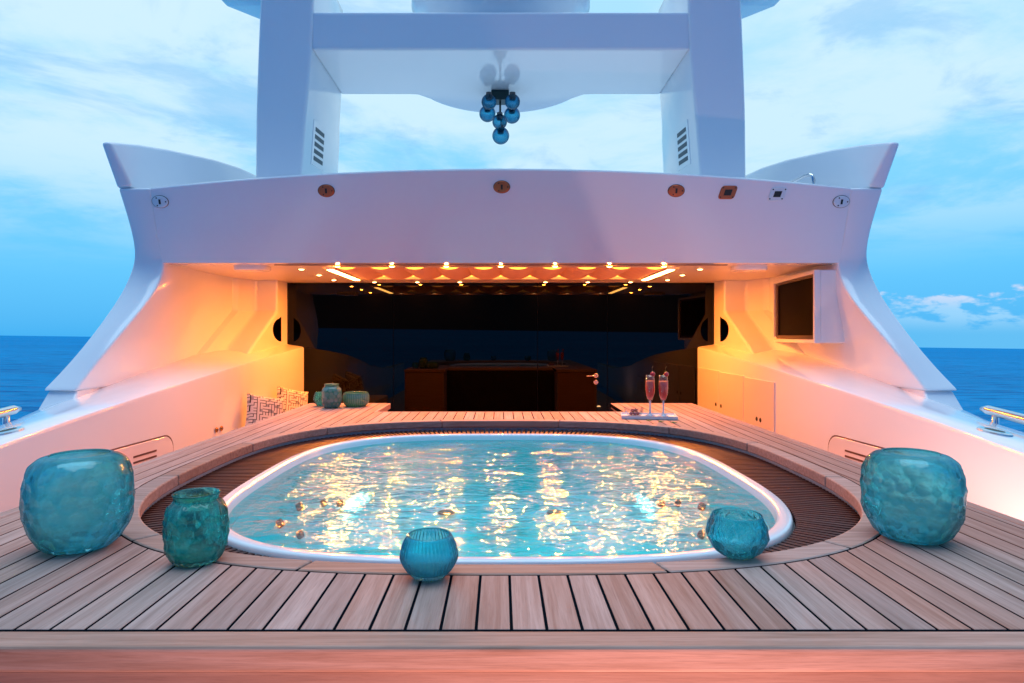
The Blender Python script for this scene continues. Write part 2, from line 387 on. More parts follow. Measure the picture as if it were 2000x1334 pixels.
for k in range(len(seams) - 1):
    x0, x1 = max(seams[k], -XW), min(seams[k + 1], XW)
    if x1 - x0 < 0.015: continue
    a, b = x0 + G, x1 - G; mid = (x0 + x1) / 2
    back = YB if abs(mid) < XN else YW
    back = back - 0.032
    inside = [min(MA - 1e-4, abs(x)) for x in (x0, x1)]
    lo_x, hi_x = sorted((abs(x0), abs(x1)))
    if lo_x < MA - .004 < hi_x + .004 and hi_x > MA - .012:       # plank beside the widest part of the opening: one curved side
        sg = 1 if mid > 0 else -1
        def strad(xi_, xo_, g):
            yn, yf = sqy(xi_, MA, MB, HN, HC, -1) - g, sqy(xi_, MA, MB, HN, HC, 1) + g
            cur = []
            for D in np.linspace(yn, yf, 40)[1:-1]:
                cur.append((min(max(xi_, MA * (1 - min(1, abs((D - HC) / MB)) ** HN) ** (1 / HN) + g), xo_ - .001), D))
            return [(sg * p[0], p[1]) for p in [(xo_, YF + .003), (xo_, back), (xi_, back), (xi_, yf)] + cur[::-1] + [(xi_, yn), (xi_, YF + .003)]]
        add_plank(strad(lo_x + G, hi_x - G, .0045))
        bed.append(prism(strad(lo_x - .001, hi_x + .001, -.02), -.03, -.0014))
    elif lo_x < MA - 0.01:
        def near(x, g=0): return sqy(min(abs(x), MA * .9995), MA, MB, HN, HC, -1) - g
        def far(x, g=0): return sqy(min(abs(x), MA * .9995), MA, MB, HN, HC, 1) + g
        add_plank(plank_poly(a, b, lambda x: YF + .003, lambda x: near(x, .0045)))
        add_plank(plank_poly(a, b, lambda x: far(x, .0045), lambda x: back))
        bed.append(prism(plank_poly(x0, x1, lambda x: YF - .01, lambda x: near(x, -.02)), -.03, -.0014))
        bed.append(prism(plank_poly(x0, x1, lambda x: far(x, -.02), lambda x: back + .01), -.03, -.0014))
    else:
        add_plank(plank_poly(a, b, lambda x: YF + .003, lambda x: back))
        bed.append(prism(plank_poly(x0, x1, lambda x: YF - .01, lambda x: back + .01), -.03, -.0014))
v, f = multi(bed); mesh('caulking', v, f, CAULK, deck)
# border boards
box('edge_board', (-XW - .05, XW + .05, 1.2295, YF - .002, -.05, 0.0), TEAKX, deck, bevel=.008, seg=3)
for s in (-1, 1):
    box('edge_board', (min(s * (XW + .003), s * (XW + .05)), max(s * (XW + .003), s * (XW + .05)), YF + .003, YW, -.05, 0.0), TEAK, deck, bevel=.006)
    box('edge_board', (min(s * XN, s * XW), max(s * XN, s * XW), YW - .028, YW, -.05, 0.0), TEAKX, deck, bevel=.006)
    box('edge_board', (s * XN - .012 - .012 * s, s * XN + .012 - .012 * s, YB + .004, YW, -.05, -0.001), TEAK, deck, bevel=.004)
    box('side_panel', (min(s * XW, s * (XW + .04)), max(s * XW, s * (XW + .04)), 1.26, YW - .01, FLOOR, -.052), TEAK, deck)
    box('inner_panel', (min(s * XN, s * (XN + .03)), max(s * XN, s * (XN + .03)), YB + .01, YW - .01, FLOOR, -.052), TEAKX, deck)
    box('rear_panel', (min(s * (XN + .03), s * XW), max(s * (XN + .03), s * XW), YW - .04, YW - .012, FLOOR, -.052), TEAKX, deck)
box('edge_board', (-XN + .002, XN - .002, YB - .028, YB, -.05, 0.0), TEAKX, deck, bevel=.006)
box('rear_panel', (-XN, XN, YB - .03, YB - .006, FLOOR, -.052), DARK, deck)
# front face of the platform: long boards
for i, (z1, z0) in enumerate(((-.052, -.21), (-.214, -.40), (-.404, -.62), (-.624, FLOOR))):
    box('front_board', (-XW - .04, XW + .04, 1.243, 1.268, z0, z1), TEAKF, deck, bevel=.003)
# coaming: curved margin boards round the opening, butted with seams
outer = sq(MA - .001, MB - .001, HN, HC, 720); inner = sq(HA, HB, HN, HC, 720)
# match by angle so that joints are square to the curve
ang = lambda q: np.arctan2(q[:, 1] - HC, q[:, 0])
def at_angle(pts, th):
    a = np.unwrap(ang(pts)); k = np.argsort(a); aa = a[k]
    aa = np.concatenate([aa - 2 * pi, aa, aa + 2 * pi]); xx = np.tile(pts[k, 0], 3); yy = np.tile(pts[k, 1], 3)
    return np.interp(th, aa, xx), np.interp(th, aa, yy)
jpts = [(639, 836), (864, 823), (1090, 823), (1311, 834), (1462, 866), (1615, 931), (1560, 1045), (1275, 1096), (620, 1091), (330, 1040), (317, 930), (478, 866)]
jth = sorted(math.atan2(750 / (y - 655) - HC, (x - 978) * .6 / (y - 655)) for x, y in jpts)
for i in range(len(jth)):
    t0 = jth[i] + .0016; t1 = (jth[(i + 1) % len(jth)] + (2 * pi if i == len(jth) - 1 else 0)) - .0016
    m = max(6, int((t1 - t0) / .035)); rows = []
    for th in np.linspace(t0, t1, m):
        xi, yi = at_angle(inner, th); xo, yo = at_angle(outer, th)
        rows.append([(xi, yi, -.046), (xi, yi, 0.0015), (xo, yo, 0.0015), (xo, yo, -.046)])
    v, f = loft(rows); mesh('margin_board', v, f, TEAKX, deck, bevel=.006, seg=2)
# ================================================================== HOT TUB
TC, TA, TB, TN = 3.035, 1.138, 1.20, 3.1
tub = thing('hot_tub', 'white acrylic hot tub sunk in the teak deck', 'hot tub', (0, TC, -1.0))
def ring(k, z, n=TN, m=160, da=0, c=TC): return [(x, y, z) for x, y in sq(TA * k + da, TB * k + da, n, c, m)]
prof = [(1.0, -.30), (1.0, -.066), (.998, -.054), (.995, -.049), (.989, -.047), (.967, -.048), (.960, -.051), (.956, -.058), (.953, -.08), (.94, -.13)]
v, f = loft([ring(k, z) for k, z in prof], cap=False); mesh('rim', v, f, ACRYLIC, tub, smooth=True)
prof = [(.941, -.125), (.91, -.18), (.86, -.30), (.82, -.43), (.78, -.465), (.71, -.48), (.675, -.51), (.655, -.60), (.63, -.76), (.58, -.85), (.40, -.87), (.12, -.87), (.03, -.87)]
rows = [ring(k, z) for k, z in prof]; v, f = loft(rows, cap=False); f.append(tuple(len(v) - 160 + j for j in range(160)))
mesh('basin', v, f, BASIN, tub, smooth=True)
# water sheet: fine grid with real ripples
WZ = -.083; rr = np.linspace(0, 1, 60); wv = []; wf = []; nn = 200
out = sq(TA * .9545, TB * .9545, TN, TC, nn)
for i, r in enumerate(rr):
    for j in range(nn):
        x = out[j, 0] * r; y = TC + (out[j, 1] - TC) * r
        h = .0018 * mnoise.noise(Vector((x * 5, y * 7, 0))) + .0010 * mnoise.noise(Vector((x * 11, y * 15, 4)))
        wv.append((x, y, WZ + h * (1 if r < .97 else .3)))
for i in range(len(rr) - 1):
    for j in range(nn):
        k = (j + 1) % nn; wf.append((i * nn + j, i * nn + k, (i + 1) * nn + k, (i + 1) * nn + j))
o = mesh('water', wv, wf, water_pool(), tub, smooth=True, up=True)
def jet(th, k, z, r=.020):
    """a nozzle on the sloping basin wall"""
    base_pts = sq(TA * k, TB * k, TN, TC, 720); x, y = at_angle_c(base_pts, th)
    c = Vector((x, y, z)); nrm = Vector((-x / 1.1, -(y - TC) / 1.1, .55)).normalized()
    a = nrm.cross(Vector((0, 0, 1))).normalized(); b = nrm.cross(a)
    rows = []
    for q, h in ((1, -.02), (1, .002), (.8, .004), (.55, .004), (.5, .001), (.2, .002)):
        rows.append([c + nrm * h + (a * cos(2 * pi * i / 14) + b * sin(2 * pi * i / 14)) * r * q for i in range(14)])
    v, f = loft(rows); mesh('jet', v, f, JETM, tub, smooth=False)
def at_angle_c(pts, th):
    a = np.unwrap(np.arctan2(pts[:, 1] - TC, pts[:, 0])); k = np.argsort(a)
    aa = np.concatenate([a[k] - 2 * pi, a[k], a[k] + 2 * pi]); return np.interp(th, aa, np.tile(pts[k, 0], 3)), np.interp(th, aa, np.tile(pts[k, 1], 3))
for sgn in (0, 1):
    for th, k, z in ((-.50, .865, -.24), (-.30, .83, -.34), (-.16, .865, -.24), (-.42, .80, -.42), (.0, .83, -.34), (.12, .865, -.24), (.40, .85, -.30), (.55, .83, -.34)):
        jet(pi - th if sgn else th, k, z)
def drain(x, y, z, r):
    prof = [(r, 0), (r * .98, .006), (r * .8, .012), (r * .45, .016), (r * .12, .018)]
    v, f = lathe(prof, 24, (x, y, z), lambda a, zz, i: (.06 * r * cos(12 * a) if 0 < i < 4 else 0))
    mesh('drain_dome', v, f, JETM, tub, smooth=True)
drain(0, 3.02, -.87, .12); drain(0, 3.50, -.87, .06)
for s in (-1, 1): drain(s * .50, 3.10, -.87, .05); drain(s * .33, 3.88, -.478, .05)
for th in (.16, pi - .16, -.36, pi + .36):     # white underwater lamps in the footwell wall
    pts = sq(TA * .65, TB * .65, TN, TC, 720); x, y = at_angle_c(pts, th); c = Vector((x, y, -.63)); nrm = Vector((-x, -(y - TC), .1)).normalized()
    a = nrm.cross(Vector((0, 0, 1))).normalized(); b = nrm.cross(a)
    v, f = loft([[c + nrm * h + (a * cos(2 * pi * i / 20) + b * sin(2 * pi * i / 20)) * r for i in range(20)] for r, h in ((.05, -.02), (.05, .012), (.042, .016), (.02, .018))])
    mesh('pool_light', v, f, POOLG, tub); lp_ = c + nrm * .03
    lo_ = lamp('pool_lamp', 'AREA', lp_, 1.3, (.80, 1.0, .98), tub, shape='DISK', size=.26); lo_.rotation_euler = (nrm + Vector((0, 0, -.22))).to_track_quat('-Z', 'Y').to_euler()
# gutter trough and slatted overflow grating
gut = thing('overflow_grating', 'dark red-brown wooden slat grating ringing the hot tub', 'grating', (0, HC, -.1))
oo = [(x, y) for x, y in sq(HA + .03, HB + .03, HN, HC, 160)]; ii = [(x, y) for x, y in sq(TA * .99, TB * .99, TN, TC, 160)]
v, f = loft([[(x, y, -.05) for x, y in oo], [(x, y, -.16) for x, y in oo], [(x, y, -.16) for x, y in ii], [(x, y, -.10) for x, y in ii]], cap=False)
mesh('gutter_trough', v, f, plain('gutter_white', (0.55, 0.62, 0.68), .4), gut)
NS = 284
si = sq(TA * 1.006, TB * 1.006, TN, TC, NS * 4); so_ = sq(HA + .012, HB + .012, HN, HC, NS * 4)
base_me = None
for k in range(NS):
    p = so_[k * 4]; th = math.atan2(p[1] - TC, p[0])
    # foot point on the tub: nearest point of its outline blended with the radial one
    d = np.hypot(si[:, 0] - p[0], si[:, 1] - p[1]); q = si[int(np.argmin(d))]; q2 = at_angle_c(si, th)
    q = (q[0] * .55 + q2[0] * .45, q[1] * .55 + q2[1] * .45)
    L = math.hypot(p[0] - q[0], p[1] - q[1]); ay = math.atan2(p[1] - q[1], p[0] - q[0]) - pi / 2
    if base_me is None:
        v, f = boxv(-.0098, .0098, -.5, .5, -.026, 0)
        base_me = bpy.data.meshes.new('slat'); base_me.from_pydata(v, [], f); base_me.materials.append(DARKWOOD)
        bm = bmesh.new(); bm.from_mesh(base_me); bmesh.ops.recalc_face_normals(bm, faces=bm.faces); bm.to_mesh(base_me); bm.free()
    s_ = bpy.data.objects.new('slat', base_me); C.objects.link(s_); s_.parent = gut
    s_.location = Vector(((p[0] + q[0]) / 2, (p[1] + q[1]) / 2, -.062)) - ORG[gut.name]
    s_.rotation_euler = (0, 0, ay); s_.scale = (1, L, 1)

# ================================================================== YACHT SUPERSTRUCTURE
def fascia_y(z): return 6.05 - (z - 1.285) * .3125
tilt = math.atan2(.3125, 1.0)
yacht = thing('yacht_superstructure', 'white yacht superstructure with sweeping side wings, overhang and bulwarks', 'yacht', (0, 7, FLOOR))
def zin(D): return float(np.interp(D, [-5, 0, 3.2, 3.51, 3.96, 5, 6.02, 7.2, 8.45], [-.32, -.27, -.04, -.001, .06, .175, .277, .37, .455]))
def xin(D): return 2.6 + .06 * max(0, 6.02 - D)
def zout(D): return float(np.interp(D, [-5, 0, 4.0, 4.66, 5.05, 5.3, 6, 7.2, 8.6], [-.40, -.34, -.12, -.05, .03, .08, .25, .46, .56]))
def xout(D): return float(np.interp(D, [-5, 0, 5, 6, 9], [3.5, 3.62, 3.66, 3.6, 3.6]))
for s in (-1, 1):
    rows = []
    for D in list(np.linspace(-4.6, 3, 8)) + list(np.linspace(3.3, 6.0, 12)) + [6.04] + list(np.linspace(6.3, 8.5, 9)):
        xi, xo, zi, zo = xin(D), xout(D), zin(D), zout(D); xm = (xi + xo) / 2; dz = .02
        rows.append([(s * xi, D, FLOOR), (s * xi, D, zi - .03), (s * (xi + .008), D, zi - .008), (s * (xi + .03), D, zi),
                     (s * (xi * .6 + xo * .4), D, zi * .6 + zo * .4 + dz), (s * (xi * .25 + xo * .75), D, zi * .25 + zo * .75 + dz),
                     (s * (xo - .05), D, zo), (s * xo, D, zo - .05), (s * (xo + .05), D, -1.2), (s * (xo - .25), D, -6.6)])
    v, f = loft(rows, closed=False, cap=False)
    o = mesh('bulwark', v, f, WHITE, yacht, smooth=True); 
    em = o.modifiers.new('edge_split', 'EDGE_SPLIT'); em.split_angle = R(40)
    tag(o, 'white bulwark on the left side' if s < 0 else 'white bulwark on the right side')
    # side wing: swept plate from the roof edge down to the bulwark
    prof = [  # (outer px,py,D), (inner px,py,D)
        ((230, 367, 5.847), (294.5, 367, 5.847)), ((247, 420, 5.918), (302.5, 420, 5.918)), ((259, 465, 5.98), (309.5, 465, 5.98)), ((263, 498, 6.03), (316, 494, 6.03)),
        ((258, 525, 6.04), (321, 512, 6.06)), ((243, 560, 5.93), (316, 540, 6.0)), ((225, 590, 5.78), (303, 570, 5.87)), ((190, 640, 5.53), (262, 622, 5.60)), ((150, 690, 5.33), (204, 690, 5.34)), ((112, 732, 5.20), (170, 733, 5.20)), ((80, 764, 5.10), (146, 764, 5.10))]
    def sm(col):  # smooth resample of one edge by height
        pts = np.array([P(*q[col]) for q in prof]); t = np.linspace(0, len(pts) - 1, 44)
        k = np.arange(len(pts)); res = np.stack([np.interp(t, k, pts[:, i]) for i in range(3)], 1)
        ker = np.array([1, 2, 3, 2, 1]) / 9
        for _ in range(2):
            pad = np.vstack([2 * res[0] - res[2:0:-1], res, 2 * res[-1] - res[-2:-4:-1]])
            res = np.stack([np.convolve(pad[:, i], ker, 'valid') for i in range(3)], 1)
        return res
    A, B = sm(0), sm(1); rows = []
    for a, b in zip(A, B):
        z = a[2]; fw = 9.2
        xo_f = -3.5; xi_f = -3.25
        rows.append([(-s * a[0], a[1], a[2]), (-s * b[0], b[1], b[2]), (-s * (b[0] * .75 + xi_f * .25), b[1] + .35, b[2]), (s * -xi_f, min(b[1] + 1.0, 7.6), b[2]), (s * -xi_f, fw, b[2]), (s * -xo_f, fw, a[2]), (s * -xo_f, a[1] + .9, a[2])])
    v, f = loft(rows); o = mesh('side_wing', v, f, WHITE, yacht, smooth=True, bevel=.022, seg=3, angle=50)
    em = o.modifiers.new('edge_split', 'EDGE_SPLIT'); em.split_angle = R(38)
    # pedestal under the wing's foot
    x0, x1 = 3.40, 3.63
    v, f = loft([[(s * x0, 5.14, .155), (s * x1, 5.14, .155), (s * x1, 7.4, .3), (s * (x0 - .13), 7.4, .3)], [(s * (x0 - .03), 5.02, .0), (s * (x1 + .02), 5.02, -.01), (s * (x1 + .02), 7.4, .1), (s * (x0 - .15), 7.4, .1)]])
    mesh('wing_pedestal', v, f, WHITE, yacht, bevel=.015)
    # pillar beside the glass
    xi = 2.815
    poly = [(8.47, 1.31), (8.06, 1.31), (8.06, .90), (7.15, .40), (7.0, .30), (8.47, .30)]
    rows = [[(s * xi, y, z) for y, z in poly], [(s * 3.10, y + (.03 if y < 8.4 else 0), z) for y, z in poly],
            [(s * 3.20, y - (.25 if y < 8.4 else 0), z) for y, z in poly], [(s * 3.34, y - (.42 if y < 8.4 else 0), z) for y, z in poly]]
    v, f = loft(rows); mesh('pillar', v, f, WHITE_IN, yacht, bevel=.03, seg=3)
    # half-oval porthole on the pillar's inboard face
    pts = [(8.20, .52)] + [(8.20 - .30 * sin(t), .52 + .30 * (1 - cos(t)) * .5 + .0) for t in np.linspace(0, pi, 14)][1:-1] + [(8.20, .84)]
    v, f = prism([(y, z) for y, z in pts], min(s * (xi - .004), s * (xi + .05)), max(s * (xi - .004), s * (xi + .05)), 'x')
    mesh('porthole', v, f, BLACKGLASS, yacht)
    # ceiling pod
    pts = [(.17 * np.sign(cos(t)) * abs(cos(t)) ** .6, .12 * np.sign(sin(t)) * abs(sin(t)) ** .6) for t in np.linspace(0, 2 * pi, 28, endpoint=False)]
    v, f = loft([[(s * 2.5 + x * k, 6.45 + y * k, z) for x, y in pts] for k, z in ((1, 1.30), (1, 1.262), (.94, 1.25))])
    pod = mesh('ceiling_speaker', v, f, WHITE, None, bevel=.004)
    tag(pod, 'shallow oval white speaker pod under the overhang, ' + ('left side' if s < 0 else 'right side near the television'), 'speaker', 'ceiling speaker pods')
    # roof coaming fins
    inner = [(215, 277, 5.72), (275, 282, 6.1), (330, 291, 6.5), (420, 311, 7.2), (470, 327, 7.6), (520, 350, 8.0)]
    rows = []
    for i, q in enumerate(inner):
        x, y, z = P(*q); t = i / 5
        if i == 0: tp, ob, ib = P(195, 277, 5.72), P(228, 368, 5.85), P(258, 363, 5.85)
        else: tp, ob, ib = (x - .09 - .1 * t, y, z - .01), (-3.50, y + .1, 1.93), (x + .04 + .1 * t, y + .1, 1.93)
        rows.append([(-s * a_, b_, c_) for a_, b_, c_ in ((x, y, z), tp, ob, ib)])
    v, f = loft(rows); o = mesh('roof_coaming', v, f, WHITE, yacht, smooth=True, bevel=.03, seg=3, angle=45)
    em = o.modifiers.new('edge_split', 'EDGE_SPLIT'); em.split_angle = R(45)
# fascia of the overhang
rows = []
for X in np.linspace(-3.20, 3.20, 49):
    zt = 2.115 - .19 * (X / 3.47) ** 2
    yt = fascia_y(zt - .02)
    rows.append([(X, 6.05, 1.285), (X, fascia_y(1.55), 1.55), (X, fascia_y(1.75), 1.75), (X, yt, zt - .02), (X, yt + .005, zt - .008), (X, yt + .018, zt), (X, 6.2, zt + .012), (X, 6.2, 1.40), (X, 6.20, 1.285)])
v, f = loft(rows); o = mesh('fascia', v, f, WHITE, yacht, smooth=True); em = o.modifiers.new('edge_split', 'EDGE_SPLIT'); em.split_angle = R(30)
rows = []
for X in np.linspace(-3.45, 3.45, 25):
    zt = 2.06 - .185 * (X / 3.47) ** 2
    rows.append([(X, 6.21, zt - .01), (X, 12, zt + .05), (X, 12, 1.6), (X, 6.21, 1.6)])
v, f = loft(rows); mesh('roof', v, f, WHITE, yacht)
# ceiling with the canopy opening
CX1, CY0, CY1 = 1.84, 6.56, 7.92
parts = [boxv(-3.3, 3.3, 6.205, CY0, 1.295, 1.33), boxv(-3.3, 3.3, CY1, 8.6, 1.295, 1.33), boxv(-3.3, -CX1, CY0, CY1, 1.295, 1.33), boxv(CX1, 3.3, CY0, CY1, 1.295, 1.33)]
v, f = multi(parts); mesh('ceiling', v, f, CEIL, yacht)
box('shadow_trim', (-2.2, 2.2, 6.206, 6.235, 1.280, 1.2945), SEAM, yacht)
# cabinet fronts and seams, right side; plain panel with knobs on the left
def wallbox(name, s, y0, y1, z0, z1, mat, d0=-.004, d1=.02, parent=yacht, **kw):
    X = lambda y: xin(y)
    v = [(s * (X(y) + d), y, z) for d in (d0, d1) for y in (y0, y1) for z in (z0, z1)]
    f = [(0, 1, 3, 2), (4, 6, 7, 5), (0, 4, 5, 1), (2, 3, 7, 6), (0, 2, 6, 4), (1, 5, 7, 3)]
    return mesh(name, v, f, mat, parent, **kw)
def stud(parent, s, D, z, r=.02, mat=BRONZE, name='knob'):
    X = xin(D) - .004; rows = []
    for q, h in ((1, 0), (1, .008), (.7, .014), (.3, .014)):
        rows.append([(s * (X - h), D + r * q * cos(2 * pi * i / 12), z + r * q * sin(2 * pi * i / 12)) for i in range(12)])
    v, f = loft(rows); return mesh(name, v, f, mat, parent)
for y0, y1, kn in ((6.06, 6.82, (6.38, 6.47)), (6.83, 7.6, (7.52,)), (7.61, 8.38, (7.70,))):
    d = wallbox('cabinet_door', 1, y0 + .004, y1 - .004, FLOOR + .1, .155 + (y0 - 6) * .015, WHITE_IN, -.012, .01, bevel=.003)
    for k in kn: stud(d, 1, k, -.245 + (.0 if k < 7 else .015), .024, DARK)
for s in (-1, 1):
    # engine-room hatch with louvres in the bulwark
    y0, y1, z1 = 4.22, 5.17, -.20
    pts = [(y0 + .0, -.85)] + [(y0 + .12 - .12 * cos(t), z1 - .12 + .12 * sin(t)) for t in np.linspace(0, pi / 2, 7)] + [(y1 - .12 + .12 * sin(t), z1 - .12 + .12 * cos(t)) for t in np.linspace(0, pi / 2, 7)] + [(y1, -.85)]
    def wallprism(pts, d0, d1): return loft([[(s * (xin(y) + d), y, z) for y, z in pts] for d in (d0, d1)])
    v, f = wallprism([((y - 4.695) * 1.018 + 4.695, z + (.011 if z > -.5 else 0)) for y, z in pts], -.003, .02); mesh('hatch_seam', v, f, SEAM, yacht)
    v, f = wallprism(pts, -.007, .02); h = mesh('hatch', v, f, WHITE, yacht, bevel=.002, seg=1)
    for k in range(4):
        zz = z1 - .095 - .042 * k; v, f = wallprism([(4.66, zz), (4.66, zz + .014), (4.94, zz + .014), (4.94, zz)], -.0095, .0); mesh('louvre', v, f, SEAM, h)
for k in (5.86, 5.95): stud(yacht, -1, k, -.265, .024, BRONZE)
# ================================================================== GLASS WALL
gw = thing('glass_wall', 'black glass saloon wall mirroring the lit ceiling', 'glass wall', (0, 8.46, FLOOR))
for x0, x1 in ((-2.80, -1.42), (-1.412, .482), (1.412, 2.80)):
    box('glass_pane', (x0, x1, 8.45, 8.47, FLOOR, 1.31), BLACKGLASS, gw)
dr = box('door', (.49, 1.404, 8.452, 8.472, FLOOR + .02, 1.30), BLACKGLASS, gw); tag(dr, 'hinged black glass door with a lever handle')
hx, hy, hz = P(1164, 733.5, 8.44)
v, f = lathe([(.03, 0), (.03, .006), (.024, .010), (.008, .010)], 18); me_v = [(hx + a, 8.45 - c, hz + b) for a, b, c in v]; mesh('handle_rosette', me_v, f, STEEL, dr)
me_v = [(hx + a, 8.45 - c, hz - .088 + b) for a, b, c in v]; mesh('lock_rosette', me_v, f, STEEL, dr)
v, f = tube([(hx, 8.44, hz), (hx, 8.40, hz), (hx - .02, 8.39, hz), (hx - .07, 8.388, hz - .001), (hx - .13, 8.39, hz - .004)], .0095, 10); mesh('handle', v, f, STEEL, dr, smooth=True)
box('wall_base', (-2.85, 2.85, 8.475, 8.6, FLOOR, 1.31), DARK, gw)

# ================================================================== RADAR MAST
mast = thing('radar_mast', 'white radar arch with two broad legs standing on the roof', 'mast', (0, 7.2, 2.0))
zb, zt_ = 3.557, 3.95; DF, DB = 6.6, 7.87
for s in (-1, 1):
    rows = []
    for t in np.linspace(0, 1, 16):
        z = 1.9 + (4.6 - 1.9) * t
        xi_ = float(np.interp(z, [1.9, 2.3, 2.9, 3.5, 4.0, 4.6], [2.075, 2.055, 2.01, 1.955, 1.935, 1.93])); xo_ = float(np.interp(z, [1.9, 2.3, 2.9, 3.5, 4.0, 4.6], [2.53, 2.535, 2.53, 2.51, 2.49, 2.44]))
        df = DF + .0 * t; db = DB + (.05 if z < 3 else 0); xb = xi_ - .045 * (1 - min(1, (z - 1.9) / 1.66))
        rows.append([(s * xi_, df, z), (s * xo_, df, z), (s * (xo_ - .05), db, z), (s * xb, db, z)])
    v, f = loft(rows); o = mesh('leg', v, f, WHITE, mast, smooth=True, bevel=.035, seg=4, angle=50)
    em = o.modifiers.new('edge_split', 'EDGE_SPLIT'); em.split_angle = R(40)
    tag(o, 'left leg of the arch' if s < 0 else 'right leg of the arch')
    # louvred vent on the leg's inboard face
    def lx(z): return float(np.interp(z, [1.9, 2.3, 2.9, 3.5], [2.075, 2.055, 2.01, 1.955]))
    def lp(D, z, d): return (s * (lx(z) - (D - DF) / (DB - DF) * .045 * (1 - (z - 1.9) / 1.66) - d), D, z)
    y0, y1, za, zc_ = 6.86, 7.30, 2.44, 2.92
    skew = .0
    q = [(y0, za), (y1, za + .03), (y1, zc_ + .03), (y0, zc_)]
    v, f = loft([[lp(y, z, .006) for y, z in q], [lp(y, z, -.02) for y, z in q]]); vent = mesh('vent', v, f, WHITE, mast, bevel=.003, seg=1)
    for k in range(5):
        zz = za + .06 + .078 * k; q = [(y0 + .07, zz), (y1 - .06, zz + .02), (y1 - .06, zz + .065), (y0 + .07, zz + .045)]
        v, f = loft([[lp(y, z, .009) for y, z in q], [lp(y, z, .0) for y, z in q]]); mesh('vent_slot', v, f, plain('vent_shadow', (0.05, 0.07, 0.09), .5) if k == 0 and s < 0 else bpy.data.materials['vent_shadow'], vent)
    # spreader wing at the top
    v, f = loft([[(s * 2.40, 6.9, 4.17), (s * 2.40, 7.9, 4.27), (s * 2.40, 7.9, 4.40), (s * 2.40, 6.9, 4.32)], [(s * 3.3, 7.1, 4.52), (s * 3.3, 7.7, 4.56), (s * 3.3, 7.7, 4.62), (s * 3.3, 7.1, 4.60)]])
    mesh('spreader', v, f, WHITE, mast, bevel=.02)
bx = 1.96
poly = [(-bx, DF + .02), (bx, DF + .02), (bx, DB), (.93, DB)]
half = [(.93 - .93 * 0, DB)]
curve = []
for t in np.linspace(0, 1, 33):
    u = 1 - 2 * t; x = .95 * u; y = DB + .67 * (1 - abs(u) ** 2.2) ** .75 if abs(u) < 1 else DB
    curve.append((x, y))
poly = [(-bx, DF + .02), (bx, DF + .02), (bx, DB), (1.12, DB), (1.02, DB + .015)] + curve[1:-1] + [(-1.02, DB + .015), (-1.12, DB), (-bx, DB)]
v, f = prism(poly, zb, zt_); mesh('crossbeam', v, f, WHITE, mast, bevel=.03, seg=3)
prof = [(.70, 3.96), (.86, 4.16), (.96, 4.36), (1.02, 4.50), (1.07, 4.52), (1.07, 4.60), (1.06, 4.9), (1.0, 5.25), (.8, 5.65), (.45, 5.92), (.1, 6.0)]
v, f = lathe(prof, 64, (0, 7.75, 0)); tag(mesh('radome', v, f, WHITE, None, smooth=True), 'large white satellite dome on top of the radar arch', 'dome')

# ================================================================== LIGHTS UNDER THE OVERHANG
words = ['first', 'second', 'third', 'fourth', 'fifth', 'sixth', 'seventh']
spots = [(x, 6.41, f'{words[i]} from the left in the front row of ceiling spotlights') for i, x in enumerate(np.linspace(-1.635, 1.635, 7))]
spots += [(x, 8.29, f'{words[i]} from the left in the back row of spotlights by the glass') for i, x in enumerate((-1.635, -1.08, -.53, .58, 1.13, 1.68))]
for s in (-1, 1):
    spots += [(s * 2.08, y, f'small ceiling spotlight outside the {"left" if s < 0 else "right"} light strip, {w}') for y, w in ((6.68, 'nearest the fascia'), (7.33, 'middle of three'), (7.98, 'nearest the glass'))]
ring_me = lens_me = None
for x, y, lab in spots:
    t = thing('ceiling_spotlight', lab, 'spotlight', (x, y, 1.295), 'ceiling spotlights')
    if ring_me is None:
        v, f = lathe([(.042, 0.0), (.042, -.006), (.034, -.008), (.028, -.004), (.028, .0)], 20); o1 = mesh('bezel', [(a + x, b + y, c + 1.295) for a, b, c in v], f, STEEL, t); ring_me = o1.data
        v, f = lathe([(.029, -.001), (.027, -.0075), (.012, -.0125)], 20); o2 = mesh('lens', [(a + x, b + y, c + 1.295) for a, b, c in v], f, SPOTG, t); lens_me = o2.data
    else:
        for nm, me in (('bezel', ring_me), ('lens', lens_me)):
            oo_ = bpy.data.objects.new(nm, me); C.objects.link(oo_); oo_.parent = t
    lo_ = lamp('spot_lamp', 'AREA', (x, y, 1.270 if y < 6.5 else 1.281), 14 if y < 6.5 else 16 if y < 8 else 16, WARM, t, shape='DISK', size=.04)
    if y < 6.5: lo_.rotation_euler = (R(-52), 0, 0); lo_.data.spread = R(120)      # gimbals of the front row are turned towards the pool
for s in (-1, 1):
    t = thing('light_strip', f'glowing amber light strip along the {"left" if s < 0 else "right"} edge of the ceiling canopy', 'light strip', (s * 1.76, 7.2, 1.29), 'ceiling light strips')
    box('profile', (s * 1.76 - .042, s * 1.76 + .042, 6.58, 7.87, 1.278, 1.31), CEIL, t)
    box('diffuser', (s * 1.76 - .03, s * 1.76 + .03, 6.60, 7.85, 1.272, 1.2785), STRIP, t)
